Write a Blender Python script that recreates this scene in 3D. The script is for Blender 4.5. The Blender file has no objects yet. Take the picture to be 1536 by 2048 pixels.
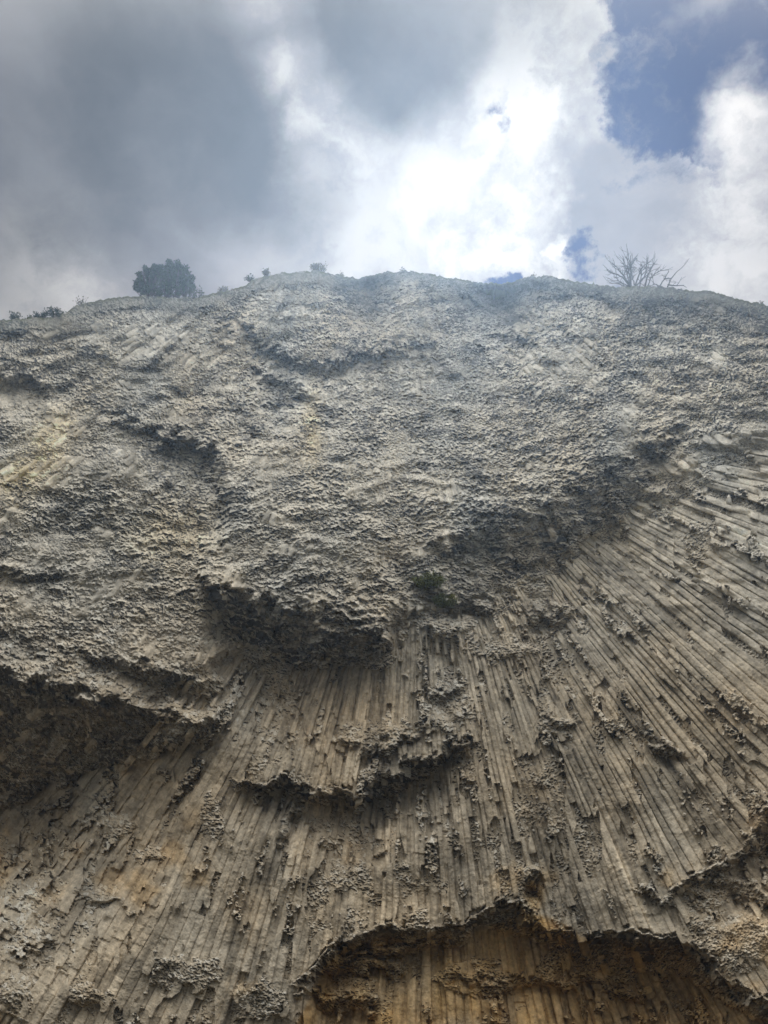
import bpy, math, random
import numpy as np
from mathutils import Vector, Matrix, Euler

R_ = math.radians
scene = bpy.context.scene
col = scene.collection
rnd = random.Random(7)

# ------------------------------------------------------------------ camera
PITCH = R_(40.0)
EYE = Vector((0.0, 0.0, 1.6))
FPX = 1540.0                                     # focal length for a 1536 x 2048 frame
FW = np.array([0, math.cos(PITCH), math.sin(PITCH)])
UP = np.array([0, -math.sin(PITCH), math.cos(PITCH)])
RT = np.array([1.0, 0, 0])
cam_d = bpy.data.cameras.new("camera")
cam_d.sensor_fit = 'VERTICAL'
cam_d.sensor_height = 24.0
cam_d.lens = 24.0 * FPX / 2048.0
cam_d.clip_start = 0.1
cam_d.clip_end = 20000
cam = bpy.data.objects.new("camera", cam_d)
cam.location = EYE
cam.rotation_euler = (math.pi / 2 + PITCH, 0, 0)
col.objects.link(cam)
scene.camera = cam

# ------------------------------------------------------------------ exposure
scene.view_settings.view_transform = 'Standard'
scene.view_settings.look = 'None'
scene.view_settings.exposure = 0.62
scene.view_settings.gamma = 1.0
scene.cycles.use_denoising = True
scene.cycles.max_bounces = 6
scene.cycles.diffuse_bounces = 3
scene.cycles.volume_bounces = 0

def direction(px, py):
    d = FW + RT * ((px - 768.0) / FPX) + UP * ((1024.0 - py) / FPX)
    return d / np.linalg.norm(d)

# ------------------------------------------------------------------ sun and sky
SUN_EL, SUN_AZ = R_(62.0), R_(8.0)              # high behind the rim, a little to the right
SUN_STRENGTH = 4.8
sd = bpy.data.lights.new("sun", 'SUN')
sd.energy = SUN_STRENGTH
sd.angle = R_(12)
sd.color = (1.0, 0.95, 0.86)
sun = bpy.data.objects.new("sun", sd)
sv = Vector((math.sin(SUN_AZ) * math.cos(SUN_EL), math.cos(SUN_AZ) * math.cos(SUN_EL), math.sin(SUN_EL)))
sun.rotation_euler = sv.to_track_quat('Z', 'Y').to_euler()
sun.location = (0, 0, 90)
col.objects.link(sun)

world = bpy.data.worlds.new("World")
scene.world = world
world.use_nodes = True
WN, WL = world.node_tree.nodes, world.node_tree.links
WN.clear()
def wn(t, **k):
    n = WN.new(t)
    for a, b in k.items():
        setattr(n, a, b)
    return n
def wmath(op, a, b=None, c=None, clamp=False):
    n = wn('ShaderNodeMath', operation=op, use_clamp=clamp)
    for i, v in enumerate((a, b, c)):
        if v is None: continue
        if isinstance(v, (int, float)): n.inputs[i].default_value = v
        else: WL.new(v, n.inputs[i])
    return n.outputs[0]
def wrange(v, a, b, c, d, smooth=True):
    n = wn('ShaderNodeMapRange')
    if smooth: n.interpolation_type = 'SMOOTHSTEP'
    WL.new(v, n.inputs[0])
    for i, x in enumerate((a, b, c, d)): n.inputs[i + 1].default_value = x
    return n.outputs[0]
tc = wn('ShaderNodeTexCoord')
gen = tc.outputs['Generated']
def wnoise(scale, detail, rough=0.55, vec=None, off=(0, 0, 0), stretch=None):
    m = wn('ShaderNodeMapping')
    m.inputs['Location'].default_value = off
    if stretch: m.inputs['Scale'].default_value = stretch
    WL.new(vec or gen, m.inputs['Vector'])
    n = wn('ShaderNodeTexNoise')
    n.inputs['Scale'].default_value = scale
    n.inputs['Detail'].default_value = detail
    n.inputs['Roughness'].default_value = rough
    WL.new(m.outputs[0], n.inputs['Vector'])
    return n
def warped(scale, detail, amount, off):
    n = wnoise(scale, detail, 0.6, off=off)
    s = wn('ShaderNodeVectorMath', operation='SUBTRACT')
    WL.new(n.outputs['Color'], s.inputs[0]); s.inputs[1].default_value = (0.5, 0.5, 0.5)
    k = wn('ShaderNodeVectorMath', operation='SCALE')
    WL.new(s.outputs[0], k.inputs[0]); k.inputs['Scale'].default_value = amount
    a = wn('ShaderNodeVectorMath', operation='ADD')
    WL.new(gen, a.inputs[0]); WL.new(k.outputs[0], a.inputs[1])
    return a.outputs[0]
vec_soft = warped(3.2, 9, 0.16, (3, 1, 7))
vec_curl = warped(6.5, 7, 0.20, (1, 8, 2))
def blobs(vec, items):
    """cloud masses as soft round lobes around directions of the sky: (px, py, radius px, edge, weight)"""
    acc = None
    for px, py, r, soft, wgt in items:
        d = direction(px, py)
        n = wn('ShaderNodeVectorMath', operation='DISTANCE')
        WL.new(vec, n.inputs[0]); n.inputs[1].default_value = tuple(d)
        rr = r / FPX
        o = wrange(n.outputs['Value'], rr * (1 - soft), rr * (1 + soft), wgt, 0.0)
        acc = o if acc is None else wmath('MAXIMUM', acc, o)
    return acc
DARK = [(60, 120, 330, .55, 1), (330, 200, 260, .5, 1), (130, 350, 210, .5, .9), (440, 330, 165, .45, .95),
        (400, 60, 130, .5, .9), (590, 400, 95, .6, .6), (300, 430, 150, .6, .7),
        (815, -10, 205, .28, 1), (780, 140, 115, .4, 1), (730, 220, 60, .5, .9), (-500, 200, 500, .4, .9), (200, -400, 500, .4, 1),
        (900, -300, 330, .4, .9)]
BLUE = [(1430, 50, 180, .22, 1), (1365, 165, 115, .3, 1), (1430, 250, 75, .4, 1), (1335, 60, 50, .3, 1), (1375, 330, 70, .8, .8), (1290, 350, 50, .8, .6), (1440, 345, 60, .8, .7), (1240, 212, 28, .6, .8),
        (960, 215, 38, .7, .62), (965, 290, 28, .7, .6), (1182, 482, 34, .6, .95), (1130, 525, 25, .6, .9), (1175, 530, 22, .7, .75),
        (1012, 556, 27, .5, .95), (1230, 560, 26, .6, .6), (1400, 335, 60, .6, .72), (1330, 340, 34, .6, .6), (1490, 350, 26, .7, .6), (1190, 275, 22, .7, .6), (1600, -150, 260, .4, 1),
        (2100, 300, 300, .5, .8)]
BRIGHT = [(1050, 60, 120, .6, .9), (1040, 200, 130, .6, 1), (1150, 110, 110, .5, .75), (1200, 180, 70, .6, .8), (980, 300, 90, .6, .7), (1000, 480, 90, .6, .8),
          (870, 400, 110, .7, .6), (60, 560, 150, .6, .7), (620, 220, 60, .8, .55), (1130, 490, 40, .5, 1), (1240, 110, 50, .5, .8),
          (1090, 380, 60, .6, .7), (1500, 250, 70, .6, .7), (1420, 305, 40, .6, .7), (1510, 400, 90, .6, .5), (1500, 560, 120, .7, .45), (780, 480, 200, .8, .45), (720, 300, 70, .6, .5),
          (525, 40, 40, .9, .4), (590, 190, 50, .8, .6), (640, 270, 55, .8, .6)]
m_dark = blobs(vec_soft, DARK)
m_blue = blobs(vec_curl, BLUE)
m_bright = blobs(vec_curl, BRIGHT)
n_fine = wnoise(9, 9, 0.58, vec=vec_soft, off=(4, 2, 0)).outputs['Fac']
n_mid = wnoise(4.0, 5, 0.5, vec=vec_soft, off=(9, 5, 1)).outputs['Fac']
# behind the viewer: unseen cloud, brightened as added fill on the cliff, dimmed low down
sky = wn('ShaderNodeTexSky', sky_type='NISHITA')
sky.sun_disc = False
sky.sun_elevation = SUN_EL
sky.sun_rotation = SUN_AZ
sky.altitude = 1200
skyg = wn('ShaderNodeVectorMath', operation='MULTIPLY')
WL.new(sky.outputs[0], skyg.inputs[0]); skyg.inputs[1].default_value = (.0020, .0070, .0260)
def wmix(fac, a, b):
    n = wn('ShaderNodeMix', data_type='RGBA')
    if isinstance(fac, (int, float)): n.inputs[0].default_value = fac
    else: WL.new(fac, n.inputs[0])
    for i, v in ((6, a), (7, b)):
        if isinstance(v, tuple): n.inputs[i].default_value = v + (1,)
        else: WL.new(v, n.inputs[i])
    return n.outputs[2]
mid = wmix(wrange(n_mid, .3, .7, 0, 1), (.22, .21, .235), (.42, .40, .41))
n_puff = wnoise(11, 10, .60, vec=vec_curl, off=(6, 1, 9)).outputs['Fac']
br_f = wmath('MULTIPLY', m_bright, wrange(wmath('MULTIPLY_ADD', n_puff, .6, wmath('MULTIPLY', n_fine, .4)), .38, .58, .30, 1.15), clamp=True)
c1 = wmix(br_f, mid, (.95, .89, .82))
m_gap = blobs(vec_soft, [(535, 10, 50, .8, .75), (575, 130, 50, .8, .8), (625, 225, 55, .8, .85), (690, 310, 70, .8, .8)])
m_dark = wmath('MULTIPLY', m_dark, wmath('SUBTRACT', 1.0, m_gap))
dk_f = wmath('MULTIPLY', m_dark, wrange(n_mid, .2, .75, 1.0, .85), clamp=True)
dkcol = wmix(wrange(n_mid, .35, .75, 0, 1), (.056, .052, .054), (.150, .145, .152))
c2 = wmix(dk_f, c1, dkcol)
n_wisp = wnoise(13, 9, .62, vec=vec_curl, off=(2, 7, 3)).outputs['Fac']
blf = wmath('ADD', m_blue, wmath('ADD', wmath('MULTIPLY_ADD', n_fine, 1.3, -.65), wmath('MULTIPLY_ADD', n_wisp, 1.5, -.75)))
m_cover = blobs(vec_curl, [(1555, 250, 85, .5, 1), (1510, 130, 30, .8, .7), (1400, 10, 30, .9, .6), (1345, 70, 18, .9, .3), (1560, 350, 60, .5, 1)])
blue_fac = wmath('MULTIPLY', wmath('MULTIPLY', wrange(blf, .34, .95, 0, 1), wrange(m_blue, 0.02, .3, 0, 1)), wmath('SUBTRACT', 1.0, m_cover))
c3 = wmix(blue_fac, c2, skyg.outputs[0])
sep = wn('ShaderNodeSeparateXYZ'); WL.new(gen, sep.inputs[0])
back = wrange(sep.outputs['Y'], -.25, .35, 1, 0)
BACK_SKY = (1.62, 1.58, 1.48)
lowb = wrange(sep.outputs['Z'], .2, .75, .10, 1.0)
back2 = wn('ShaderNodeVectorMath', operation='SCALE')
WL.new(wmix(wrange(n_mid, .35, .6, 0, 1), tuple(.75 * v for v in BACK_SKY), BACK_SKY), back2.inputs[0]); WL.new(lowb, back2.inputs['Scale'])
c3s = wn('ShaderNodeVectorMath', operation='SCALE'); WL.new(c3, c3s.inputs[0]); c3s.inputs['Scale'].default_value = .70
c4 = wmix(back, c3s.outputs[0], back2.outputs[0]) # wmix(wrange(n_mid, .35, .6, 0, 1), tuple(.75 * v for v in BACK_SKY), BACK_SKY))
bg = wn('ShaderNodeBackground'); bg.inputs['Strength'].default_value = 1.0
WL.new(c4, bg.inputs['Color'])
wo = wn('ShaderNodeOutputWorld'); WL.new(bg.outputs[0], wo.inputs['Surface'])
world.cycles.sampling_method = 'MANUAL'
world.cycles.sample_map_resolution = 512

# ------------------------------------------------------------------ helpers
def tag(o, label=None, cat=None, group=None, kind=None):
    if label: o['label'] = label
    if cat: o['category'] = cat
    if group: o['group'] = group
    if kind: o['kind'] = kind
    return o
def empty(name, loc):
    o = bpy.data.objects.new(name, None)
    o.location = loc
    o.empty_display_size = .2
    col.objects.link(o)
    return o
def mat(name, rough=.9):
    m = bpy.data.materials.new(name)
    m.use_nodes = True
    b = m.node_tree.nodes['Principled BSDF']
    b.inputs['Roughness'].default_value = rough
    b.inputs['Specular IOR Level'].default_value = .25
    return m, m.node_tree.nodes, m.node_tree.links, b

TAB = np.random.RandomState(11).rand(512, 512).astype(np.float32)
def hsh(i, j, s=0):
    i = np.asarray(i).astype(np.int64); j = np.asarray(j).astype(np.int64)
    return TAB[(i * 7 + j * 131 + s * 57) & 511, (j * 11 + i * 197 + s * 101 + ((i * j) & 1023)) & 511]
def vnoise(x, y, s=0):
    xi = np.floor(x); yi = np.floor(y)
    fx = (x - xi); fy = (y - yi)
    fx = fx * fx * (3 - 2 * fx); fy = fy * fy * (3 - 2 * fy)
    xi = xi.astype(np.int64); yi = yi.astype(np.int64)
    T = lambda a, b: TAB[(a + s * 37) & 511, (b + s * 91) & 511]
    return ((T(xi, yi) * (1 - fx) + T(xi + 1, yi) * fx) * (1 - fy) + (T(xi, yi + 1) * (1 - fx) + T(xi + 1, yi + 1) * fx) * fy) * 2 - 1
def fbm(x, y, o=4, s=0, g=.5):
    a, t, n = 1.0, 0, 0
    for k in range(o):
        t = t + a * vnoise(x * 2 ** k + 17.3 * k, y * 2 ** k + 5.1 * k, s + k)
        n += a; a *= g
    return t / n
def smooth(v, a, b):
    t = np.clip((v - a) / (b - a), 0, 1)
    return t * t * (3 - 2 * t)

# ------------------------------------------------------------------ the cliff
# The wall is laid out in image pixels (x across, y down) along camera rays to a plane, 28 m away, and every
# relief value is in pixels too, shifting its point along its camera ray.
STEP = 1.0
WALL_Y = 28.0
RIM = [(-320, 700), (-60, 652), (0, 641), (60, 637), (120, 633), (150, 612), (200, 599), (262, 592), (300, 592), (390, 597), (430, 585), (490, 573), (505, 557),
       (540, 549), (600, 543), (625, 541), (650, 545), (690, 553), (720, 556), (745, 550), (770, 544), (810, 542), (850, 546),
       (900, 556), (960, 564), (1000, 567), (1030, 563), (1060, 553), (1095, 550), (1130, 560), (1180, 568), (1240, 574),
       (1300, 572), (1340, 574), (1380, 581), (1430, 583), (1460, 593), (1536, 611), (1600, 630), (1860, 700)]
rx, ry = zip(*RIM)

# --- coarse macro relief (every 3 image pixels)
CS = 3.0
cx = np.arange(-340, 1880, CS); cy = np.arange(500, 2520, CS)
CX, CY = np.meshgrid(cx, cy)
wx = CX + 16 * fbm(CX / 70, CY / 70, 3, 1) + 5 * vnoise(CX / 14, CY / 14, 9)
wy = CY + 16 * fbm(CX / 60, CY / 60, 3, 5) + 5 * vnoise(CX / 13, CY / 13, 4)
_bt = np.floor(np.arctan2(CX - 800, CY - 500) / .021 + .3 * vnoise(CX / 60, CY / 60, 6)); _br = np.floor(np.hypot(CX - 800, CY - 500) / 45 + 5 * hsh(_bt, _bt * 0, 21))
wy = wy + 26 * (hsh(_bt, _br, 22) - .5)                     # ledges break column by column
M = np.zeros_like(CX); ROUGH = np.zeros_like(CX)
def ledge(pts, slope, L, lip=0, Lb=80, rough=1.0, swap=False, flip=False, rim_rough=14, shape=.7):
    """an overhang: pts = (x, edge y, height of the underside). Drops back by slope*height, recovers over L."""
    global M, ROUGH
    p = np.array(pts, float)
    a, b = (wy, wx) if swap else (wx, wy)
    if flip: b = -b
    top = np.interp(a, p[:, 0], p[:, 1]); th = np.interp(a, p[:, 0], p[:, 2])
    inside = (a > p[0, 0]) & (a < p[-1, 0])
    th = np.where(inside, th, 0.0)
    D = th * slope
    d = b - top
    v = np.clip(d / np.maximum(th, 1e-3), 0, 1)
    rec = 1 - smooth(d - th, 0, L)
    h = np.where(d > 0, -D * v ** shape * rec, 0)
    fr = np.clip(th / 20, 0, 1)
    h = h + np.where(d <= 0, lip * fr * np.exp(d / Lb), lip * fr * (1 - np.clip(d / np.maximum(th, 8), 0, 1)))
    M = M + h
    ROUGH = np.maximum(ROUGH, rough * np.clip(th / 8, 0, 1) * smooth(d, -rim_rough, -rim_rough * .3) * (1 - smooth(d - th, -2, 12)))
def bowl(x, y, rx_, ry_, dep):
    global M
    M = M - dep * np.exp(-(((CX - x) / rx_) ** 2 + ((CY - y) / ry_) ** 2))
def rough_blob(x, y, rx_, ry_, k=1.0):
    global ROUGH
    ROUGH = np.maximum(ROUGH, k * smooth(1.6 - np.sqrt(((wx - x) / rx_) ** 2 + ((wy - y) / ry_) ** 2), 0.2, .9))

# left cave and the ledges above it
ledge([(-340, 1250, 440), (0, 1340, 262), (90, 1357, 215), (200, 1392, 145), (270, 1408, 106), (330, 1428, 64), (400, 1442, 26), (440, 1442, 8), (470, 1420, 0)], 1.75, 420, 30, 90, rim_rough=30)
ledge([(140, 1288, 0), (200, 1303, 20), (300, 1338, 34), (380, 1357, 28), (440, 1368, 10), (462, 1372, 0)], 1.2, 70, 12, 50)
ledge([(-340, 1110, 10), (0, 1135, 16), (100, 1150, 12), (135, 1152, 0)], 1.3, 60, 10, 40)
ledge([(-340, 1220, 10), (0, 1250, 14), (60, 1275, 12), (170, 1310, 0)], 1.3, 60, 8, 40)
# central nose
ledge([(405, 1160, 0), (440, 1170, 60), (480, 1180, 92), (530, 1192, 110), (600, 1215, 106), (650, 1242, 82), (700, 1258, 62), (740, 1262, 38), (795, 1264, 0)], 1.0, 230, 60, 170)
ledge([(560, 1175, 0), (610, 1200, 14), (680, 1228, 16), (720, 1235, 10), (760, 1230, 0)], 1.4, 30, 10, 40)
ledge([(815, 1155, 0), (850, 1172, 14), (900, 1190, 22), (960, 1195, 16), (1010, 1185, 0)], 1.2, 60, 8, 40)
# lower boundary of the bulge, swinging up to the right
ledge([(840, 1090, 0), (950, 1040, 80), (1020, 1030, 100), (1100, 990, 130), (1180, 925, 140), (1250, 890, 125), (1300, 870, 70), (1380, 840, 0)], .58, 420, 26, 160, rough=1.0, shape=1.0)
# middle ledge
ledge([(445, 1566, 0), (480, 1562, 12), (530, 1552, 16), (566, 1534, 22), (580, 1556, 22), (600, 1566, 20), (640, 1572, 22), (700, 1590, 26), (728, 1580, 30), (750, 1552, 40), (790, 1538, 38), (830, 1525, 34), (880, 1508, 28), (900, 1488, 24), (950, 1480, 0)], 2.7, 170, 3, 60, rim_rough=5, shape=.35, rough=.64)
ledge([(640, 1475, 0), (680, 1490, 10), (740, 1492, 12), (800, 1478, 14), (860, 1462, 8), (900, 1455, 0)], 1.5, 40, 3, 40, rough=.66)
ledge([(838, 1372, 0), (865, 1388, 12), (900, 1392, 15), (930, 1385, 12), (955, 1365, 0)], 1.5, 50, 3, 40, rough=.66)
ledge([(1080, 1425, 0), (1100, 1440, 9), (1140, 1445, 11), (1165, 1440, 0)], 1.6, 50, 3, 40, rough=.66)
ledge([(1275, 1478, 0), (1300, 1485, 10), (1340, 1492, 12), (1365, 1490, 0)], 1.6, 50, 3, 40, rough=.66)
ledge([(960, 1215, 0), (1060, 1222, 8), (1120, 1220, 10), (1190, 1222, 0)], 1.4, 40, 3, 30, rough=.66)
ledge([(300, 1545, 0), (330, 1552, 10), (350, 1556, 0)], 1.4, 30, 3, 30, rough=.66)
ledge([(540, 1682, 0), (560, 1675, 12), (600, 1610, 14), (625, 1600, 0)], 1.4, 40, 3, 30, rough=.66)
# the cavity at the lower right
ledge([(585, 1968, 0), (620, 1950, 30), (650, 1905, 36), (690, 1872, 38), (760, 1852, 24), (850, 1850, 22), (930, 1846, 26), (970, 1825, 36), (1010, 1812, 44), (1045, 1800, 46), (1065, 1828, 46),
       (1110, 1850, 50), (1160, 1870, 60), (1220, 1868, 66), (1300, 1866, 70), (1360, 1872, 66), (1400, 1900, 55), (1440, 1940, 45), (1500, 1982, 36), (1600, 2035, 30), (1860, 2100, 30)], 2.0, 900, 3, 70, rim_rough=5, shape=.4, rough=.68)
ledge([(725, 1872, 0), (760, 1895, 12), (790, 1908, 14), (840, 1893, 13), (900, 1880, 14), (950, 1876, 0)], 1.9, 70, 3, 20, rough=.66)
ledge([(640, 1925, 0), (670, 1930, 14), (750, 1922, 16), (790, 1938, 13), (815, 1938, 0)], 1.8, 60, 3, 20, rough=.66)
ledge([(600, 1975, 0), (640, 1985, 18), (690, 1990, 20), (735, 2010, 15), (760, 2015, 0)], 1.8, 60, 3, 20, rough=.66)
ledge([(900, 1960, 0), (960, 1955, 12), (1060, 1965, 14), (1200, 1960, 12), (1260, 1975, 10), (1330, 1990, 0)], 1.5, 60, 3, 30, rough=.66)
ledge([(1045, 1740, 0), (1055, 1745, 12), (1072, 1748, 12), (1085, 1755, 0)], 2.5, 60, 5, 20)
# right edge
ledge([(1350, 1765, 0), (1395, 1748, 14), (1440, 1725, 20), (1480, 1690, 26), (1510, 1650, 34), (1536, 1622, 48), (1600, 1595, 50), (1860, 1530, 50)], 2.0, 150, 4, 50, rough=.66)
ledge([(1250, 1785, 0), (1330, 1795, 10), (1380, 1772, 12), (1430, 1765, 14), (1500, 1775, 14), (1540, 1800, 10), (1600, 1830, 0)], 1.6, 60, 3, 40, rough=.66)
# upper wall
ledge([(205, 815, 0), (250, 828, 14), (300, 846, 20), (350, 862, 22), (400, 876, 24), (440, 886, 10), (455, 890, 0)], 1.2, 130, 16, 80)
ledge([(495, 735, 0), (520, 745, 26), (560, 765, 30), (600, 780, 22), (645, 788, 0)], 1.0, 90, 12, 50)
ledge([(535, 690, 0), (580, 703, 18), (620, 714, 22), (700, 712, 24), (760, 700, 20), (820, 690, 14), (890, 678, 0)], .95, 110, 12, 60)
ledge([(465, 640, 0), (500, 662, 22), (540, 688, 25), (590, 716, 0)], 1.4, 60, 12, 40)
ledge([(-340, 680, 20), (0, 728, 28), (40, 742, 24), (80, 768, 18), (102, 778, 0)], 1.6, 90, 14, 50)
ledge([(100, 782, 0), (125, 768, 8), (160, 742, 0)], 1.6, 50, 6, 30)
ledge([(280, 757, 0), (320, 762, 6), (400, 790, 6), (440, 800, 0)], 1.2, 40, 6, 40)
ledge([(880, -452, 0), (890, -440, 14), (930, -456, 24), (1000, -470, 24), (1060, -463, 16), (1115, -432, 0)], 1.8, 160, 20, 60, swap=True, flip=True)
ledge([(640, -480, 0), (660, -476, 16), (700, -462, 20), (745, -445, 0)], 1.5, 60, 12, 30, swap=True, flip=True)
ledge([(935, 655, 0), (980, 672, 8), (1040, 672, 12), (1090, 655, 0)], 1.4, 90, 12, 80)
bowl(1010, 610, 90, 55, 75); bowl(735, 595, 45, 80, 62); bowl(900, 640, 60, 40, 10)
bowl(1180, 590, 70, 40, 20); bowl(120, 760, 70, 60, 20)
bowl(650, 1020, -220, 200, -70); bowl(1000, 980, 220, 150, -30); bowl(230, 1000, 200, 150, -20)
bowl(560, 640, 70, 70, -26); bowl(810, 640, 60, 80, -24)
bowl(250, 700, 130, 90, -20)
M += 16 * fbm(CX / 170, CY / 150, 3, 21) + 5 * fbm(CX / 45, CY / 40, 3, 25)
thu = np.arctan2(CX - 740, CY - 330); rhu = np.hypot(CX - 740, CY - 330)
lw = smooth(CX, 560, 420) * smooth(CY, 1150, 950) + smooth(CY, 780, 700) + .35
M += smooth(CY, 1350, 1200) * 1.9 * (5.0 * np.clip(lw, 0, 1) * vnoise(thu / .045, rhu / 110, 41) + 3.5 * np.clip(lw, 0, 1) * vnoise(thu / .02, rhu / 50, 42))
M += smooth(CY, 1350, 1200) * 5.5 * vnoise(CX / 55 + .8 * vnoise(CX / 60, CY / 60, 46), CY / 13 + 1.5 * vnoise(CX / 90, CY / 70, 45), 43)
UPZ = smooth(np.interp(wx, [-340, 0, 200, 330, 450, 520, 620, 760, 830, 900, 1000, 1100, 1200, 1300, 1430, 1560, 1860],
                       [1480, 1480, 1440, 1400, 1330, 1320, 1325, 1290, 1245, 1215, 1190, 1130, 1060, 1000, 920, 830, 700]) - wy + 34 * fbm(CX / 60, CY / 24, 3, 33), -26 - 50 * smooth(CX, 1100, 1400), 44 + 30 * smooth(CX, 1100, 1400))
# inside the upper zone some patches show column sides rather than broken ends
SIDE = smooth(fbm(CX / 90 + 3, CY / 55, 3, 31), .12, .38)
for (x, y, a, b) in [(90, 1110, 70, 40), (330, 1290, 120, 45), (60, 1210, 50, 30), (410, 1310, 60, 30), (330, 700, 160, 85), (110, 860, 90, 60), (830, 650, 60, 70), (250, 780, 60, 30), (840, 770, 90, 60), (560, 620, 60, 50)]:
    SIDE = np.maximum(SIDE, np.exp(-(((CX - x) / a) ** 2 + ((CY - y) / b) ** 2) ** 2))
cvt = np.interp(wx, [-340, 0, 90, 200, 270, 330, 400, 460], [1250, 1340, 1357, 1392, 1408, 1428, 1442, 1430])
cvb = np.interp(wx, [-340, 0, 90, 200, 270, 330, 400, 460], [1690, 1602, 1572, 1537, 1514, 1492, 1468, 1430])
cave = smooth(wy, cvt - 2, cvt + 10) * smooth(wy, cvb + 4, cvb - 8)
cu = (wy - cvt) / 26 + .9 * vnoise(wx / 70, wy / 50, 48)
saw = cu - np.floor(cu)
M += cave * (26 * np.minimum(saw * 1.25, (1 - saw) * 5) - 8)
nz_ = smooth(wy, 1180, 1200) * smooth(wy, 1340, 1315) * smooth(wx, 430, 470) * smooth(wx, 760, 720)
cu = (wy - .25 * wx) / 24 + .9 * vnoise(wx / 60, wy / 50, 49)
saw = cu - np.floor(cu)
M += nz_ * (18 * np.minimum(saw * 1.25, (1 - saw) * 5) - 6)
ROUGH = np.maximum(ROUGH, UPZ)
for b in [(760, 1465, 130, 38), (900, 1420, 60, 60), (740, 1310, 70, 35), (880, 1250, 120, 30), (1000, 1290, 90, 40), (240, 1665, 35, 40), (300, 1710, 40, 30), (430, 1640, 30, 60), (200, 1785, 60, 14),
          (1470, 1880, 100, 80), (1420, 1790, 60, 30), (370, 1940, 90, 50), (30, 1980, 50, 50), (180, 2000, 50, 30), (520, 2000, 70, 50), (950, 1960, 90, 40), (700, 1980, 60, 30), (1240, 1930, 140, 30), (1100, 1950, 40, 50), (1110, 1460, 50, 25), (70, 1880, 60, 20)]:
    rough_blob(b[0], b[1], b[2] * .75, b[3] * .75, .50)

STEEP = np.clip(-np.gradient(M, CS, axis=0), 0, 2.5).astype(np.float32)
def up(A, X, Y, near=False):
    fx = np.clip((X - cx[0]) / CS, 0, len(cx) - 1.001); fy = np.clip((Y - cy[0]) / CS, 0, len(cy) - 1.001)
    ix = fx.astype(np.int32); iy = fy.astype(np.int32)
    if near: return A[iy, ix]
    fx = (fx - ix).astype(np.float32); fy = (fy - iy).astype(np.float32)
    return (A[iy, ix] * (1 - fx) + A[iy, ix + 1] * fx) * (1 - fy) + (A[iy + 1, ix] * (1 - fx) + A[iy + 1, ix + 1] * fx) * fy
M = M.astype(np.float32); ROUGH = ROUGH.astype(np.float32); UPZ = UPZ.astype(np.float32); SIDE = SIDE.astype(np.float32)

# --- fine grid
gx = np.concatenate([np.arange(-320, -24, 5), np.arange(-24, 1560, STEP), np.arange(1560, 1860, 5)])
tv = np.concatenate([np.arange(0, 1470, STEP), np.arange(1470, 1880, 7)])
tv = tv / tv[-1]
GX = np.broadcast_to(gx[None, :], (len(tv), len(gx))).astype(np.float32)
rim = np.interp(gx, rx, ry) + 3.0 * fbm(gx / 9, gx * 0, 3, 44) + 1.5 * vnoise(gx / 3.2, gx * 0, 47)
BOT = 2460.0
X = GX
Y = (rim[None, :] + tv[:, None] * (BOT - rim[None, :])).astype(np.float32)
Mv = up(M, X, Y)
Rv = up(ROUGH, X, Y)
Uv = up(UPZ, X, Y)

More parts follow.
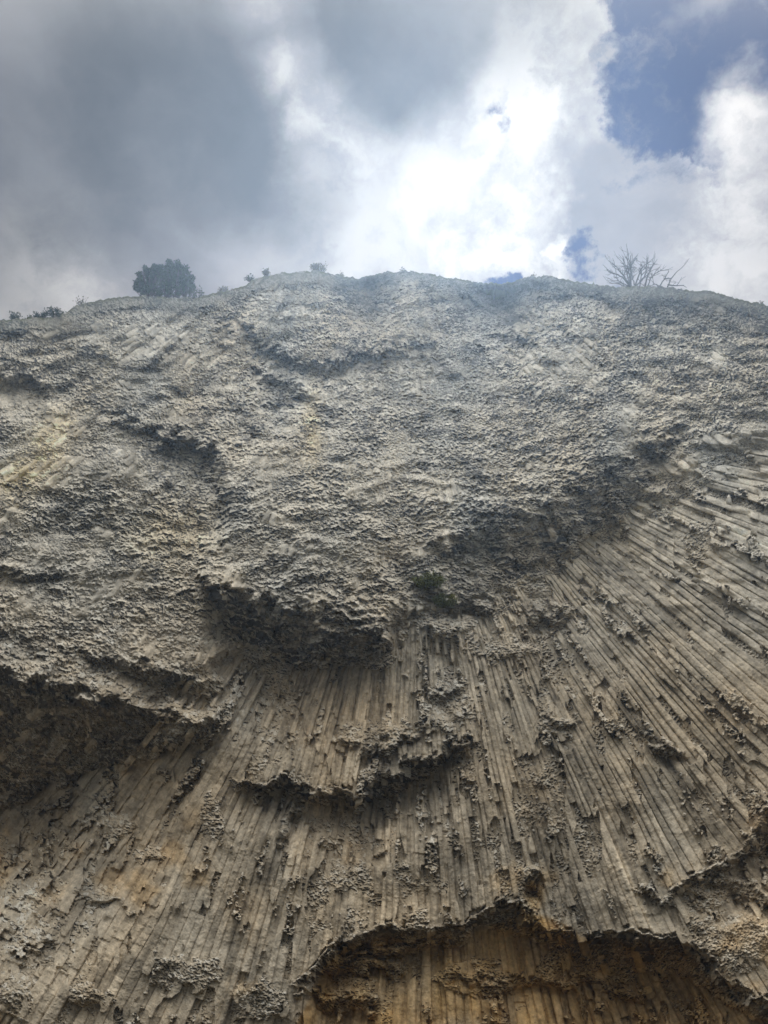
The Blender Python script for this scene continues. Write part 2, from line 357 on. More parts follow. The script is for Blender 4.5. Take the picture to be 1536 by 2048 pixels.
# --- long columns fanning out from a point high on the wall
CXc, CYc = 825.0, 800.0
TH_T = np.linspace(-3.3, 3.3, 1321)
DTH_T = np.interp(TH_T, [-3.3, -1.2, -.6, -.2, .35, .7, 1.1, 3.3], [.020, .020, .0165, .0140, .0140, .0160, .0205, .022])
S_T = np.concatenate([[0], np.cumsum((TH_T[1] - TH_T[0]) * 2 / (DTH_T[1:] + DTH_T[:-1]))])
TL = 11.0
AMPF = (np.interp(CX, [-340, 500, 900, 1250, 1860], [.50, .52, .58, .85, .9]) * (.75 + .6 * fbm(CX / 120, CY / 200, 3, 57)) + .25 * smooth(CY, 1450, 1300)).astype(np.float32)
QF = (TL * (.2 + .9 * fbm(CX / 150 + 4, CY / 240, 3, 52) + .6 * vnoise(CX / 26, CY / 120, 54))).astype(np.float32)
def columns():
    Xw = X + 7 * fbm(X / 160, Y / 260, 2, 61); Yw = Y
    th = np.arctan2(Xw - CXc, np.maximum(Yw - CYc, -2000)).astype(np.float32)
    rho = np.hypot(Xw - CXc, Yw - CYc).astype(np.float32)
    sl = np.interp(th, TH_T, S_T)
    DTH = np.interp(th, TH_T, DTH_T)
    s0 = (sl + 400 + .22 * vnoise(sl * .5, rho / 160, 63)).astype(np.float32)
    wpx = np.clip(DTH * rho, 8, 30).astype(np.float32)
    Qv = up(QF, X, Y) + Rv * 6
    un = np.sin(th); vn = np.cos(th)
    AMPv = np.clip(up(AMPF, X, Y), .15, 1.2)
    k0 = np.floor(Qv / TL).astype(np.int32)
    best = Mv - 3.2 * TL
    grain = np.zeros_like(best); seam = np.zeros_like(best)
    for dk in range(-3, 2):
        k = k0 + dk
        s = s0 + (k & 1) * .5 + hsh(k, k * 0, 5) * .3
        i = np.floor(s).astype(np.int32)
        f = (s - i).astype(np.float32)
        # irregular joints between neighbours
        j0 = (hsh(i, k, 1) - .5) * .34; j1 = (hsh(i + 1, k, 1) - .5) * .34
        low = f < j0; high = f > 1 + j1
        ii = np.where(low, i - 1, np.where(high, i + 1, i))
        fl = np.where(low, f + 1, np.where(high, f - 1, f))
        a0 = (hsh(ii, k, 1) - .5) * .34; a1 = 1 + (hsh(ii + 1, k, 1) - .5) * .34
        x = np.clip((fl - a0) / (a1 - a0), 0, 1)
        L = 45 + 130 * hsh(ii, k, 2)
        seg = np.floor(rho / L + 7 * hsh(ii, k, 3)).astype(np.int32)
        amp = (.22 + .8 * Rv) * TL
        nz = (hsh(ii * 3 + seg, k * 5 + seg * 7, 4) * 2 - 1)
        spike = np.where(hsh(ii + seg * 13, k + seg, 6) > .93, 1.0, 0.0)
        ex = k * TL <= Qv + amp * nz - spike * TL * 1.3
        of = (hsh(ii, k, 12) - .5) * 24 + 26 * np.where(hsh(ii, k, 13) > .8, hsh(ii, k, 14) - .5, 0)
        Mk = up(M, X + un * of, Y + vn * of)
        tilt = (hsh(ii, k, 7) - .5) * .55
        side = .35 + .5 * hsh(ii, k, 8)
        prof = np.minimum(np.minimum(x * 2.4, (1 - x) * 2.4), side) - side + tilt * (x - .5)
        # a hairline joint along each side
        crack = np.minimum(x, 1 - x) * (a1 - a0) * wpx
        prof = prof * wpx * AMPv * (.22 + .55 * hsh(ii, k, 15) ** 2) - (.3 + 4.5 * np.where(hsh(ii, k, 16) > .62, 1, .25) * (.3 + .7 * AMPv)) * np.exp(-(crack / 1.2) ** 2)
        hh = Mk + k * TL - TL * .5 + prof + (hsh(ii, k, 9) - .5) * 4.5
        upd = ex & (hh > best)
        best = np.where(upd, hh, best)
        grain = np.where(upd, hsh(ii, k + seg, 10), grain)
    # the wavy banding across every column, and grain along it
    band = vnoise(s0 * 1.2, rho / 7.5 + 1.4 * vnoise(s0 * .8, rho / 40, 71), 72)
    best = best + .9 * band * (1 - Rv) + 1.2 * fbm(s0 * 1.5, rho / 30, 3, 75) + .7 * vnoise(X / 2.6, Y / 2.6, 78)
    return best.astype(np.float32), grain.astype(np.float32), th, rho, s0, band
HL, GR, TH, RHO, S0, BAND = columns()
# --- seams of shattered rock running along the columns
seam = .8 * vnoise(S0 * .55, RHO / 150, 81) + .55 * vnoise(S0 * 1.1, RHO / 26, 83) + .4 * vnoise(X / 6, Y / 6, 85)
seamR = smooth(seam + .10 * smooth(X, 850, 1250), .66, .82)
RR = np.maximum(Rv, seamR * .64 * (1 - Uv))
RR = np.clip(RR + .16 * vnoise(X / 24, Y / 20, 87) * (RR > .1), 0, 1)

# --- broken column ends: a union of short wedge-nosed prisms
gy = np.linspace(480, 2560, 800)
gs = np.interp(gy, [560, 800, 1000, 1250, 1400, 2100], [4.5, 5.3, 6.3, 7.8, 7.6, 7.6])
ays = np.interp(gy, [560, 1150, 1400], [1.75, 1.55, 1.1])
_gm = gs / ays
phi = np.concatenate([[0], np.cumsum((gy[1] - gy[0]) / ((_gm[1:] + _gm[:-1]) / 2))])
def chips(seed, scale, amp, a_, G_, ln, radius):
    X0, Y0 = X, Y
    wa = 1.7 * scale + .3
    g = np.interp(Y, gy, gs).astype(np.float32) * scale
    yl = (np.interp(Y, gy, phi) / scale).astype(np.float32)
    xl = (X - 768) / g
    Xq = X + wa * vnoise(X / 4.6, Y / 4.6, 151) + wa * .6 * vnoise(X / 2.4, Y / 2.4, 152)
    Yq = Y + wa * vnoise(X / 4.6, Y / 4.6, 153) + wa * .6 * vnoise(X / 2.4, Y / 2.4, 154)
    I = np.floor(xl).astype(np.int32); J = np.floor(yl).astype(np.int32)
    best = np.full(X.shape, -1e4, np.float32)
    kind = np.zeros(X.shape, np.float32); tint = np.zeros(X.shape, np.float32)
    for dj in range(-radius, radius + 1):
        for di in range(-radius, radius + 1):
            i = I + di; j = J + dj
            r1 = hsh(i, j, seed + 1); r2 = hsh(i, j, seed + 2)
            yc_l = (j + .1 + .8 * r2) * scale
            yc = np.interp(yc_l, phi, gy).astype(np.float32)
            gc = np.interp(yc, gy, gs).astype(np.float32) * scale
            xc = 768 + (i + .1 + .8 * r1) * gc
            # direction of the column at its nose, pointing away from the fan centre
            lowz = yc > 1180
            ddx = np.where(lowz, xc - 825, (xc - 740) * .95); ddy = np.where(lowz, yc - 760, yc - 330)
            r3 = hsh(i, j, seed + 3)
            an = np.arctan2(ddx, ddy) * .9 + (r3 - .5) * .9
            sn, cs = np.sin(an), np.cos(an)
            dx = (Xq - xc) / g; dy = (Yq - yc) / g * np.interp(Y, gy, ays).astype(np.float32)
            q = dx * sn + dy * cs; p = dx * cs - dy * sn
            r4 = hsh(i, j, seed + 4); r5 = hsh(i, j, seed + 5); r6 = hsh(i, j, seed + 6)
            sd_ = up(SIDE, xc, yc, True)
            H = (r4 - .5) * amp * (1 - .72 * sd_) + .70 * up(M, xc, yc, True) / g
            m1 = .5 + 1.6 * r5; m2 = .5 + 1.6 * r6
            off = (r3 - .5) * .5
            s1 = H + a_ * q + m1 * (p + .25 + off * .3); s2 = H + a_ * q - m2 * (p - .25 + off * .3)
            s0_ = H + a_ * q + off * p + .12
            qe = ln * (1 + 1.6 * sd_) * (-.15 + .5 * r6)
            e = H + a_ * qe - (G_ * (.4 + r5) * (1 + .9 * up(STEEP, xc, yc, True))) * (q - qe) + (r1 - .5) * 1.6 * p
            hh = np.minimum(np.minimum(s1, s2), np.minimum(s0_, e))
            upd = hh > best
            best = np.where(upd, hh, best)
            kind = np.where(upd, (e <= hh + 1e-5), kind)
            tint = np.where(upd, r4 * .5 + r2 * .5, tint)
    return best * g + .30 * Mv, kind.astype(np.float32), tint
HC, KIND, TINT = chips(100, 1.0, 1.5, .80, 1.9, 1.0, 2)
HC2, KIND2, TINT2 = chips(200, .6, 1.3, .8, 2.0, 1.0, 1)
fine = HC2 - 2.5 + 6 * vnoise(X / 40, Y / 30, 91) + 13 * (1 - Uv)
pick = fine > HC
HCc = np.where(pick, fine, HC); KIND = np.where(pick, KIND2, KIND); TINT = np.where(pick, TINT2, TINT)
HCc = HCc + np.where(Uv > .5, (RR - .6) * 46, np.minimum((RR - .6) * 46, 1.5 + 16 * Uv)) + .6 * vnoise(X / 2.3, Y / 2.3, 93)
HLc = HL - 46 * Uv + 30 * vnoise(S0 * .3, RHO / 45, 95) * smooth(Uv, 0, .3) * smooth(Uv, 1, .6) - 60 * smooth(Uv, .6, .95)
H = np.maximum(HLc, HCc)
# column sides showing between the broken ends, upper left and just under the rim
def ribs():
    Xw = X + 10 * fbm(X / 90, Y / 90, 2, 201)
    th = np.arctan2(Xw - 740, np.maximum(Y - 330, 1)); rho = np.hypot(Xw - 740, Y - 330)
    ss = th / .0215 + 300 + .3 * vnoise(rho / 90, th * 9, 202)
    i = np.floor(ss); f = (ss - i).astype(np.float32)
    L_ = 30 + 60 * hsh(i, i * 0, 203)
    seg = np.floor(rho / L_ + 9 * hsh(i, i * 0, 204))
    w = .0215 * rho
    prof = np.minimum(np.minimum(f * 2.6, (1 - f) * 1.6), .5 + .4 * hsh(i, seg, 205)) * w * .55
    t_ = rho / L_ + 9 * hsh(i, i * 0, 204) - seg
    return (prof + (hsh(i, seg, 206) - .5) * 9 + 5 * t_).astype(np.float32), hsh(i, seg, 207)
HR, GR2 = ribs()
SDm = up(SIDE, X, Y) + .12 * vnoise(X / 18, Y / 14, 208)
HR = Mv + HR - 1 + (np.clip(SDm, 0, 1.1) - .61) * 26 - 60 * (1 - smooth(Uv, .3, .8))
isR = (HR > H)
H = np.maximum(H, HR)
GR = np.where(isR, GR2, GR)
isC = ((HCc > HLc) & ~isR).astype(np.float32)
# calm the last rows at the rim so the edge stays crisp
H = H * smooth(tv, 0, .012)[:, None].astype(np.float32)

# --- to world
dxn = (X - 768) / FPX; dyn = (1024 - Y) / FPX
DX = dxn; DY = FW[1] + dyn * UP[1]; DZ = FW[2] + dyn * UP[2]
t = WALL_Y / DY
t = t * (1 - H / FPX)
PX = (t * DX).astype(np.float32); PY = (t * DY).astype(np.float32); PZ = (EYE.z + t * DZ).astype(np.float32)
ny, nx = X.shape
# plateau behind the rim
bx, by, bz = PX[0], PY[0], PZ[0]
rows = []
for back_, dz in ((60, -6.0), (22, -1.2), (6, -.25), (1.2, .02)):
    rows.append(np.stack([bx, by + back_, bz + dz + .15 * vnoise(bx / 2, by * 0 + back_, 3)], -1))
top = np.stack(rows, 0)
P = np.concatenate([top, np.stack([PX, PY, PZ], -1)], 0).astype(np.float32)
nr = P.shape[0]
def grid_mesh(name, P):
    nr, nc = P.shape[:2]
    me = bpy.data.meshes.new(name)
    me.vertices.add(nr * nc)
    me.vertices.foreach_set('co', P.reshape(-1))
    idx = np.arange(nr * nc, dtype=np.int32).reshape(nr, nc)
    q = np.stack([idx[:-1, :-1], idx[1:, :-1], idx[1:, 1:], idx[:-1, 1:]], -1).reshape(-1)
    nf = (nr - 1) * (nc - 1)
    me.loops.add(nf * 4); me.polygons.add(nf)
    me.loops.foreach_set('vertex_index', q)
    me.polygons.foreach_set('loop_start', np.arange(0, nf * 4, 4, dtype=np.int32))
    me.update(calc_edges=True)
    return me
cliff_me = grid_mesh("cliff", P)
# --- rock colour: weathered sides, darker fresh breaks, ochre stain in the cavity, pale patches
def srgb(r, g, b):
    f = lambda c: ((c / 255 + .055) / 1.055) ** 2.4 if c > 10 else c / 255 / 12.92
    return np.array([f(r), f(g), f(b)], np.float32)
side_c = np.array([.43, .365, .275], np.float32)
side_u = np.array([.60, .565, .495], np.float32)
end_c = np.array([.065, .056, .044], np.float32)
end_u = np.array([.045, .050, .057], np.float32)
ochre = np.array([.47, .305, .130], np.float32)
pale = np.array([.66, .62, .54], np.float32)
def lerp(a, b, f): return a + (b - a) * f[..., None]
zone = smooth(Y, 1450, 1000)
cs_ = lerp(side_c[None, None], side_u[None, None], zone) 
ce_ = lerp(end_c[None, None], end_u[None, None], zone)
lich = fbm(X / 34, Y / 20, 4, 161)
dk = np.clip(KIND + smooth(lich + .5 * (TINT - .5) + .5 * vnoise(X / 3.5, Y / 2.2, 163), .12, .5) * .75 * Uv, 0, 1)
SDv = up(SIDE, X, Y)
C = lerp(cs_, ce_, np.clip(dk * (1 - .5 * SDv) + .5 * smooth(up(STEEP, X, Y), .7, 1.5), 0, 1) * isC * (.95 - .25 * smooth(-lich, .1, .5)))  # steep undersides also go darker: shade painted into the rock colour
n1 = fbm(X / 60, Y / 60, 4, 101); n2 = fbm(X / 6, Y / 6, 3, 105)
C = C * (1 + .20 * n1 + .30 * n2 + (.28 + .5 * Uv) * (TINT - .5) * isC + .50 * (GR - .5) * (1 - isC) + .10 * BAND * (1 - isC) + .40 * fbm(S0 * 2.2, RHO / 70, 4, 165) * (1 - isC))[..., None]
pv_ = np.where(Y > 1300, .70, .78)
pm = (hsh(np.floor(TINT * 4096), np.floor(TINT * 777), 3) > pv_) & (KIND < .5) & (isC > .5)
C = lerp(C, pale[None, None], pm * (.9 - .3 * (Y > 1300)) * smooth(Y, 700, 1150))
# ochre: rock sheltered from the rain below the lower right overhang
ed = np.interp(X, [560, 620, 650, 690, 760, 850, 930, 970, 1010, 1045, 1110, 1160, 1300, 1360, 1440, 1500, 1600, 1860], [2100, 1975, 1915, 1880, 1858, 1858, 1850, 1838, 1830, 1800, 1830, 1860, 1875, 1880, 1960, 2010, 2050, 2100])
oc = smooth(Y + 10 * n1, ed + 2, ed + 26) * (.75 + .35 * fbm(S0 * .5, RHO / 60, 3, 111))
oc = np.clip(oc, 0, 1)
oc = np.maximum(oc, .8 * np.exp(-(((X - 1068) / 22) ** 2 + ((Y - 1790) / 38) ** 2) ** 2))
oc = np.maximum(oc, .42 * smooth(fbm(X / 120, Y / 110, 4, 115), .25, .55) * smooth(Y, 1500, 1700))
C = lerp(C, C * (ochre / side_c)[None, None] * 1.02, oc)
ye = np.exp(-(((X - 60) / 110) ** 2 + ((Y - 930 + (X - 60) * .9) / 60) ** 2)) * (.4 + .6 * smooth(n2 + n1, -.3, .4))
ye = np.maximum(ye, .8 * np.exp(-(((X - 625) / 18) ** 2 + ((Y - 860) / 70) ** 2)))
ye = np.maximum(ye, .45 * np.exp(-(((X - 330) / 90) ** 2 + ((Y - 1070) / 60) ** 2)))
C = lerp(C, C * np.array([1.45, 1.28, .92], np.float32), ye * .8)
# bare pale slab low on the left
ps = np.exp(-(((X - 110 + (Y - 1700) * .6) / 120) ** 2 + ((Y - 1730) / 150) ** 2)) * (.6 + .5 * n1)
C = lerp(C, C * np.array([1.62, 1.64, 1.66], np.float32), np.clip(ps, 0, 1))
ws = smooth(vnoise(S0 * .9, RHO / 260, 121), .45, .9) * smooth(Y, 1500, 1600) * smooth(X, 1150, 1250)
C = lerp(C, C * 1.6, ws * (1 - oc))
tone = fbm(X / 95, Y / 130, 3, 181)
C = C * (1 + tone[..., None] * np.array([.11, .04, -.06], np.float32))
strk = smooth(vnoise(S0 * .33, RHO / 420, 183) + .5 * vnoise(S0 * .8, RHO / 160, 185), .25, .85) * smooth(Y, 1250, 1400)
C = C * (1 - .30 * strk)[..., None]
# thin olive growth just along the lip of the plateau
lip_ = smooth(Y - rim[None, :], 7, 1) * smooth(vnoise(X / 14, Y / 5, 131), -.5, .3)
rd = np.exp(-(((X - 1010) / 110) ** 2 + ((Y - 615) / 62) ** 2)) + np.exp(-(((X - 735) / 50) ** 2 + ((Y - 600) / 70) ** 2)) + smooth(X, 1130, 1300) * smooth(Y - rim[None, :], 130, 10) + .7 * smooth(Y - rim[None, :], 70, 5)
C = C * (1 - .55 * np.clip(rd * (.8 + .7 * n1), 0, 1))[..., None]  # shade of the rim hollows and the band under the rim, painted in
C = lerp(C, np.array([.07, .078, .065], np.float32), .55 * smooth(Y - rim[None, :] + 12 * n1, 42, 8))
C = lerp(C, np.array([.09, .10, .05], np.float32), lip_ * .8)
C = np.clip(C, .015, .85)
Cfull = np.concatenate([np.broadcast_to(np.array([.12, .13, .06], np.float32), (nr - ny, nx, 3)), C], 0)
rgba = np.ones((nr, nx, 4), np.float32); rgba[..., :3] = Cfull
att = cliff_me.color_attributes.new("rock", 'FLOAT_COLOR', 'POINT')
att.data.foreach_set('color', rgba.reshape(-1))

m, N, L, B = mat("basalt_rock", .93)
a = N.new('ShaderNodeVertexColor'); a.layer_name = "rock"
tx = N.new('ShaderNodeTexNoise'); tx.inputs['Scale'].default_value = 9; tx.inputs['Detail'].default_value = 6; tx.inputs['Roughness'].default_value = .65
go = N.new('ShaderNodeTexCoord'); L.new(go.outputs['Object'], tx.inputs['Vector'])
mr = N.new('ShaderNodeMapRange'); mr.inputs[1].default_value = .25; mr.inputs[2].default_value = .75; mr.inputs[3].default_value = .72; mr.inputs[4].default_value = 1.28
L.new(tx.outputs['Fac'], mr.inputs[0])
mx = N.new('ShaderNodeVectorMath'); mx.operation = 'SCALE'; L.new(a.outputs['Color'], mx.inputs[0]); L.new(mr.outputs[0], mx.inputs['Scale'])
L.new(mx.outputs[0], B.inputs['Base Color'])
bp = N.new('ShaderNodeBump'); bp.inputs['Strength'].default_value = .6; bp.inputs['Distance'].default_value = .05
L.new(tx.outputs['Fac'], bp.inputs['Height']); L.new(bp.outputs[0], B.inputs['Normal'])
cliff_me.materials.append(m)
cliff = bpy.data.objects.new("cliff", cliff_me)
tag(cliff, "tall cliff of fanned basalt columns with broken ends and dark overhangs", "cliff", kind='structure')
col.objects.link(cliff)

# ------------------------------------------------------------------ ground below the frame
gm, N, L, B = mat("gravel_ground")
tx = N.new('ShaderNodeTexNoise'); tx.inputs['Scale'].default_value = 3; tx.inputs['Detail'].default_value = 8
go = N.new('ShaderNodeTexCoord'); L.new(go.outputs['Object'], tx.inputs['Vector'])
cr = N.new('ShaderNodeValToRGB'); cr.color_ramp.elements[0].color = (.03, .028, .018, 1); cr.color_ramp.elements[1].color = (.085, .075, .05, 1)
L.new(tx.outputs['Fac'], cr.inputs[0]); L.new(cr.outputs[0], B.inputs['Base Color'])
g1 = np.concatenate([np.linspace(-380, -60, 20), np.linspace(-50, 50, 60), np.linspace(60, 380, 20)])
g2 = np.concatenate([np.linspace(-380, -60, 20), np.linspace(-50, 40, 60), np.linspace(60, 380, 20)])
QX, QY = np.meshgrid(g1, g2)
near = np.exp(-(QX ** 2 + QY ** 2) / 60 ** 2)
QZ = (.12 * fbm(QX / 3, QY / 3, 3, 141)) * near + smooth(QY, 18, 27) * 1.2 * near
G = np.stack([QX, QY, QZ], -1)[:, ::-1].astype(np.float32)
gme = grid_mesh("ground", G)
gme.materials.append(gm)
ground = bpy.data.objects.new("ground", gme)
tag(ground, kind='structure'); col.objects.link(ground)

# ------------------------------------------------------------------ plants
def bark_mat(name, c):
    m, N, L, B = mat(name)
    t_ = N.new('ShaderNodeTexNoise'); t_.inputs['Scale'].default_value = 12
    cr = N.new('ShaderNodeValToRGB')
    cr.color_ramp.elements[0].position = .3; cr.color_ramp.elements[1].position = .7
    cr.color_ramp.elements[0].color = tuple(v * .7 for v in c) + (1,); cr.color_ramp.elements[1].color = tuple(v * 1.3 for v in c) + (1,)
    L.new(t_.outputs['Fac'], cr.inputs[0]); L.new(cr.outputs[0], B.inputs['Base Color'])
    return m
def leaf_mat(name, c1, c2):
    m, N, L, B = mat(name, .7)
    t_ = N.new('ShaderNodeTexNoise'); t_.inputs['Scale'].default_value = 2.2; t_.inputs['Detail'].default_value = 5
    g_ = N.new('ShaderNodeTexCoord'); L.new(g_.outputs['Object'], t_.inputs['Vector'])
    cr = N.new('ShaderNodeValToRGB')
    cr.color_ramp.elements[0].position = .35; cr.color_ramp.elements[1].position = .65
    cr.color_ramp.elements[0].color = c1 + (1,); cr.color_ramp.elements[1].color = c2 + (1,)
    L.new(t_.outputs['Fac'], cr.inputs[0]); L.new(cr.outputs[0], B.inputs['Base Color'])
    B.inputs['Subsurface Weight'].default_value = 0
    return m
M_BARK = bark_mat("grey_bark", (.055, .048, .042))
M_LEAF = leaf_mat("dark_green_leaves", (.022, .036, .018), (.05, .07, .03))
M_DRY = leaf_mat("dry_leaves", (.09, .085, .045), (.15, .13, .07))
M_OLIVE = leaf_mat("olive_leaves", (.075, .085, .03), (.14, .14, .055))
M_GREEN = leaf_mat("bright_olive_leaves", (.12, .135, .045), (.20, .21, .075))
nprng = np.random.RandomState(5)

def ray_pt(px, py, y):
    d = np.array([(px - 768) / FPX, FW[1] + (1024 - py) / FPX * UP[1], FW[2] + (1024 - py) / FPX * UP[2]])
    t_ = y / d[1]
    return np.array([EYE.x, EYE.y, EYE.z]) + d * t_
def wall_pt(px, py=None):
    i = int(np.argmin(abs(gx - px)))
    if py is None: return np.array([PX[0, i], PY[0, i], PZ[0, i]])
    j = int(np.argmin(abs(Y[:, i] - py)))
    return np.array([PX[j, i], PY[j, i], PZ[j, i]])

class MB:
    def __init__(self): self.v = []; self.f = []
    def tube(self, pts, r0, r1, n=5):
        pts = [Vector(p) for p in pts]
        base = len(self.v)
        for k, p in enumerate(pts):
            a_ = pts[max(k - 1, 0)]; b_ = pts[min(k + 1, len(pts) - 1)]
            d = (b_ - a_); d = d.normalized() if d.length > 1e-6 else Vector((0, 0, 1))
            u = d.orthogonal().normalized(); w = d.cross(u)
            rr = r0 + (r1 - r0) * k / (len(pts) - 1)
            for q in range(n):
                an = 2 * math.pi * q / n
                self.v.append(p + u * math.cos(an) * rr + w * math.sin(an) * rr)
        for k in range(len(pts) - 1):
            for q in range(n):
                a0 = base + k * n + q; a1 = base + k * n + (q + 1) % n
                self.f.append((a0, a1, a1 + n, a0 + n))
        self.f.append(tuple(base + q for q in range(n))[::-1])
        self.f.append(tuple(base + (len(pts) - 1) * n + q for q in range(n)))
    def leaf(self, c, ln, wd, d=None):
        d = Vector(d) if d is not None else Vector(nprng.normal(size=3))
        d.normalize()
        u = d.cross(Vector(nprng.normal(size=3)))
        if u.length < 1e-4: u = d.orthogonal()
        u.normalize(); n_ = d.cross(u)
        c = Vector(c); b = len(self.v)
        self.v += [c, c + d * ln * .45 + u * wd * .5 + n_ * wd * .12, c + d * ln, c + d * ln * .45 - u * wd * .5 + n_ * wd * .12]
        self.f.append((b, b + 1, b + 2, b + 3))
    def build(self, name, m, parent):
        me = bpy.data.meshes.new(name)
        o_ = Vector(parent.location) if parent else Vector((0, 0, 0))
        me.from_pydata([tuple(v - o_) for v in self.v], [], self.f)
        me.materials.append(m)
        o = bpy.data.objects.new(name, me)
        col.objects.link(o)
        if parent: o.parent = parent
        return o

def curve(p0, p1, bend=.12, n=5):
    p0 = np.array(p0); p1 = np.array(p1); L_ = np.linalg.norm(p1 - p0)
    off = nprng.normal(size=3) * L_ * bend
    return [p0 + (p1 - p0) * t_ + off * math.sin(math.pi * t_) for t_ in np.linspace(0, 1, n)]

# the dense leafy tree on the rim
base = wall_pt(330); by_ = base[1] + .55
t = empty("leafy_tree", tuple(ray_pt(332, 596, by_)))
tag(t, "dense round-topped dark green tree on the left part of the cliff rim", "tree")
lobes = [(297, 563, 19), (334, 556, 24), (356, 561, 22), (347, 543, 17), (288, 578, 17), (374, 576, 15), (320, 578, 20), (351, 578, 24), (307, 548, 15), (366, 548, 12),
         (280, 572, 11), (340, 531, 8), (353, 530, 8), (308, 537, 7), (294, 541, 8), (378, 562, 9), (326, 538, 7), (272, 567, 5), (384, 555, 4), (370, 537, 7), (339, 522, 4), (355, 524, 4), (310, 533, 4), (291, 536, 4), (278, 548, 4), (385, 571, 5)]
for lx, ly, lr in list(lobes):
    if lr > 12:
        for q in range(6):
            an = nprng.uniform(-.15, math.pi + .15)
            ex = nprng.uniform(.85, 1.2)
            lobes.append((lx + math.cos(an) * lr * ex, ly - math.sin(an) * lr * ex, nprng.uniform(2.5, 4.8)))
lobes = [(a_, b_, c_ * (.76 if c_ > 12 else 1)) for a_, b_, c_ in lobes]
trunk = MB(); crown = MB()
roots = [(300, 598), (318, 598), (335, 599), (352, 599), (370, 600)]
for lx, ly, lr in lobes:
    rx0, ry0 = min(roots, key=lambda q: abs(q[0] - lx))
    e = nprng.uniform(-.35, .35)
    trunk.tube(curve(ray_pt(rx0 + nprng.uniform(-3, 3), ry0, by_), ray_pt(lx, ly, by_ + e), .08), .09 if lr > 14 else .05, .012)
    n_ = int(4.6 * lr ** 1.75) + 40
    for k in range(n_):
        u = nprng.normal(size=3); u /= np.linalg.norm(u)
        rr = nprng.uniform(.3, 1.25) ** .5
        # leaves gathered in twig tufts
        if k % 7 == 0: tuft = u * rr
        u2 = tuft * 1.08 + nprng.normal(size=3) * .07
        p = ray_pt(lx + u2[0] * lr, ly - u2[2] * lr * .92, by_ + e + u2[1] * lr * .03)
        if ly + u2[2] * lr * -.92 > 589 and nprng.rand() < .7: continue
        crown.leaf(p, nprng.uniform(.10, .19), nprng.uniform(.06, .10))
trunk.build("trunk", M_BARK, t); crown.build("crown", M_LEAF, t)

# bare trees, traced stem by stem
def bare(name, label, cat, org, sc_, stems, y, twig_n, r0=.055):
    b = wall_pt(org[0] + stems[0][0][0] / sc_)
    y = b[1] + y
    pxl = lambda q: (org[0] + q[0] / sc_, org[1] + q[1] / sc_)
    a0 = pxl(stems[0][0])
    t = empty(name, tuple(ray_pt(a0[0], a0[1], y)))
    tag(t, label, cat)
    st = MB(); tw = MB() if name == 'bare_tree' else st
    for k, s_ in enumerate(stems):
        e0 = 0; pts = []
        de = nprng.uniform(-.5, .5)
        for q_i, q in enumerate(s_):
            x_, y_ = pxl(q)
            pts.append(ray_pt(x_, y_, y + de * q_i / max(len(s_) - 1, 1)))
        fine_ = []
        for a_, b_ in zip(pts[:-1], pts[1:]):
            for t_ in np.linspace(0, 1, 4)[:-1]: fine_.append(a_ + (b_ - a_) * t_ + nprng.normal(size=3) * .015)
        fine_.append(pts[-1])
        st.tube(fine_, r0 * 1.0 * (1 if k < 6 else .75), .024)
        for _ in range(twig_n):
            i = nprng.randint(2, len(fine_)); p = fine_[i]
            d = fine_[i] - fine_[i - 1]; d = d / np.linalg.norm(d)
            d = d + nprng.normal(size=3) * .55; d[2] += .2
            ln = nprng.uniform(.25, .7)
            tw.tube(curve(p, p + d * ln, .08, 4), .021, .010, 4)
            p2 = p + d * ln * .6
            d2 = d + nprng.normal(size=3) * .5
            tw.tube([p2, p2 + d2 * ln * .45], .014, .008, 3)
    st.build("trunk" if tw is not st else "fork", M_BARK, t)
    if tw is not st: tw.build("twigs", M_BARK, t)
bare("bare_tree", "leafless tree with many thin forking stems on the right part of the rim", "tree", (1160, 480), 6.4,
     [[(655, 610), (655, 400), (640, 290), (650, 200)], [(650, 600), (560, 460), (480, 360), (420, 305)], [(640, 600), (540, 470), (450, 430), (365, 405)],
      [(700, 600), (760, 440), (800, 350), (870, 280)], [(700, 610), (800, 500), (880, 430), (930, 330)], [(830, 600), (870, 440), (940, 310)],
      [(655, 400), (620, 300), (595, 215)], [(650, 330), (690, 270), (705, 235)], [(770, 600), (790, 400), (850, 340)], [(860, 600), (900, 500), (960, 430), (1025, 395)],
      [(620, 540), (600, 400), (560, 310), (565, 250)], [(640, 590), (540, 560), (470, 490)], [(650, 600), (560, 590), (480, 555)], [(700, 570), (670, 470), (655, 400)],
      [(560, 460), (590, 380), (640, 340)], [(720, 590), (790, 520), (840, 440), (860, 350)], [(640, 590), (630, 450), (610, 340)]], .35, 9)
bare("dead_branch", "two bare forked branches leaning just right of the leafless tree", "branch", (1160, 480), 6.4,
     [[(1010, 600), (1080, 500), (1135, 405)], [(1120, 600), (1170, 490), (1240, 405)], [(1080, 500), (1130, 490), (1170, 490)], [(1120, 575), (1230, 582), (1330, 580)],
      [(1010, 590), (960, 560), (930, 570)]], .25, 3, .045)

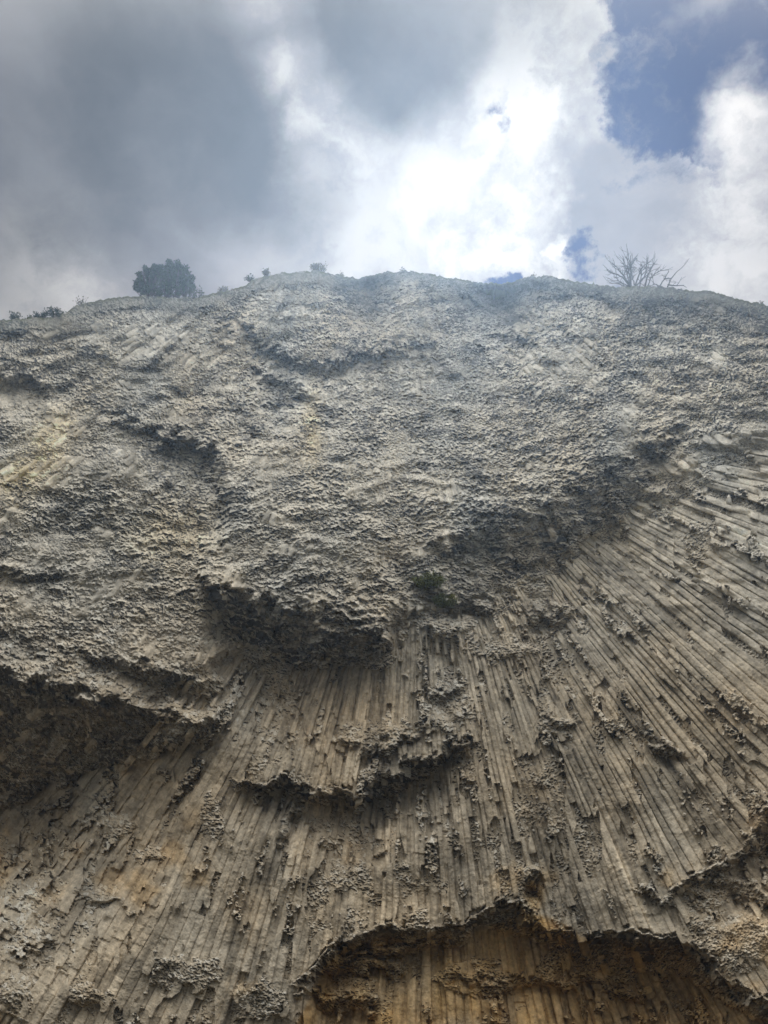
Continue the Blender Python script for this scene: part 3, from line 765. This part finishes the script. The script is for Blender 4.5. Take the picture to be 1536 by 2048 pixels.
def shrub(name, label, cat, px, py, w, h, stems, leaves, m, size=.12, y=.25, upright=.3, group=None, wall=False):
    b = wall_pt(px, py if wall else None)
    yy = b[1] + y
    b0 = ray_pt(px, py, yy) if not wall else b
    t = empty(name, tuple(b0)); tag(t, label, cat, group)
    st = MB(); fo = MB()
    for k in range(stems):
        f = (k + .5) / stems * 2 - 1 + nprng.uniform(-.15, .15)
        tx_ = px + f * w / 2; ty_ = py - h * nprng.uniform(.6, 1.0) * (1 - upright * f * f)
        e = nprng.uniform(-.25, .25) * min(w, 40) / 30
        pts = curve(ray_pt(px + f * w * .12, py + 2, yy), ray_pt(tx_, ty_, yy + e), .07)
        st.tube(pts, .022, .007, 4)
        for q in range(leaves):
            u = nprng.uniform(.25, 1.0) * 4
            i = min(int(u), 3); p = pts[i] + (pts[i + 1] - pts[i]) * (u - i)
            fo.leaf(p + nprng.normal(size=3) * size * .45, size * nprng.uniform(.7, 1.3), size * .5)
    st.build("stems", M_BARK, t); fo.build("foliage", m, t)
shrub("shrub", "small two-lobed shrub at the far left end of the rim", "shrub", 29, 640, 20, 17, 9, 26, M_LEAF, .13)
shrub("shrub", "low pale bush, first of the clump left of the pale rock hump", "shrub", 62, 642, 14, 11, 7, 24, M_OLIVE, .12)
shrub("shrub", "upright dark bush between the low pale bush and the spiky one", "shrub", 74, 640, 12, 18, 7, 30, M_LEAF, .13)
shrub("shrub", "small rounded bush just left of the spiky wide shrub", "shrub", 88, 636, 14, 14, 7, 26, M_LEAF, .13)
shrub("shrub", "wide spiky shrub with long leaning stems below the rock hump", "shrub", 110, 634, 38, 20, 14, 22, M_LEAF, .15)
shrub("shrub", "thin sprig standing on the left shoulder of the rock hump", "shrub", 162, 611, 24, 17, 9, 8, M_DRY, .13)
shrub("shrub", "open scraggly shrub directly right of the dense green tree", "shrub", 392, 599, 34, 27, 12, 16, M_LEAF, .13)
shrub("shrub", "leftmost tiny upright plant of three on the rim dip", "plant", 439, 586, 6, 15, 4, 16, M_DRY, .10)
shrub("shrub", "middle tiny upright plant of three on the rim dip", "plant", 446, 583, 4, 11, 3, 16, M_DRY, .10)
shrub("shrub", "rightmost tiny upright plant of three on the rim dip", "plant", 452, 581, 4, 10, 3, 16, M_DRY, .10)
shrub("shrub", "small dark plant hanging off the notch in the rim", "plant", 500, 561, 20, 12, 8, 18, M_LEAF, .12)
shrub("shrub", "small round dry bush above the notch in the rim", "shrub", 532, 552, 17, 16, 8, 26, M_DRY, .12)
shrub("shrub", "feathery fan-shaped shrub on the highest point left of centre", "shrub", 636, 546, 38, 24, 16, 22, M_DRY, .14)
shrub("shrub", "tiny lone sprig right of the feathery shrub", "plant", 684, 554, 7, 10, 4, 14, M_DRY, .10)
shrub("shrub", "tiny lone sprig on the middle hump of the rim", "plant", 805, 545, 10, 13, 4, 14, M_DRY, .11)
shrub("shrub", "tiny dry tuft on the hump left of the leafless tree", "plant", 1067, 554, 8, 9, 4, 14, M_DRY, .10)
shrub("shrub", "tiny dry tuft near the right end of the rim", "plant", 1521, 609, 8, 6, 4, 14, M_DRY, .10)
shrub("shrub", "larger olive green shrub growing from the rock face mid cliff", "shrub", 856, 1174, 66, 30, 24, 90, M_GREEN, .11, y=-.35, wall=True)
shrub("shrub", "smaller olive shrub just below right of the larger one on the rock face", "shrub", 890, 1214, 46, 30, 18, 70, M_GREEN, .11, y=-.35, wall=True)

# grass on the lip of the plateau: nobody could count the blades
gr = MB()
for _ in range(4200):
    x_ = nprng.uniform(-300, 1840)
    dens = .25 + .75 * float(vnoise(np.array(x_ / 22), np.array(3.3), 171) > .1)
    if nprng.rand() > dens: continue
    b = wall_pt(x_)
    p = np.array([b[0] + nprng.uniform(-.05, .05), b[1] + nprng.uniform(.02, .9), b[2] + nprng.uniform(-.06, .0)])
    gr.leaf(p, nprng.uniform(.08, .22), .035, (nprng.normal() * .3, nprng.normal() * .3 - .15, 1))
g_o = gr.build("grass", M_OLIVE, None)
tag(g_o, kind='stuff')

# ------------------------------------------------------------------ the air
hz = bpy.data.materials.new("haze"); hz.use_nodes = True
N, L = hz.node_tree.nodes, hz.node_tree.links
N.clear()
pv = N.new('ShaderNodeVolumePrincipled')
pv.inputs['Color'].default_value = (.50, .70, 1.0, 1)
pv.inputs['Density'].default_value = .00120
pv.inputs['Anisotropy'].default_value = .68
ho = N.new('ShaderNodeOutputMaterial'); L.new(pv.outputs[0], ho.inputs['Volume'])
hb = MB()
x0, x1, y0, y1, z0, z1 = -390, 390, -390, 390, -8.0, 52.0
hb.v = [Vector(v) for v in ((x0, y0, z0), (x1, y0, z0), (x1, y1, z0), (x0, y1, z0), (x0, y0, z1), (x1, y0, z1), (x1, y1, z1), (x0, y1, z1))]
hb.f = [(0, 3, 2, 1), (4, 5, 6, 7), (0, 1, 5, 4), (1, 2, 6, 5), (2, 3, 7, 6), (3, 0, 4, 7)]
h_o = hb.build("haze", hz, None)
tag(h_o, kind='stuff')
print("rim z", float(PZ[0].max()), float(PZ.min()), float(PY.min()), float(PY.max()))
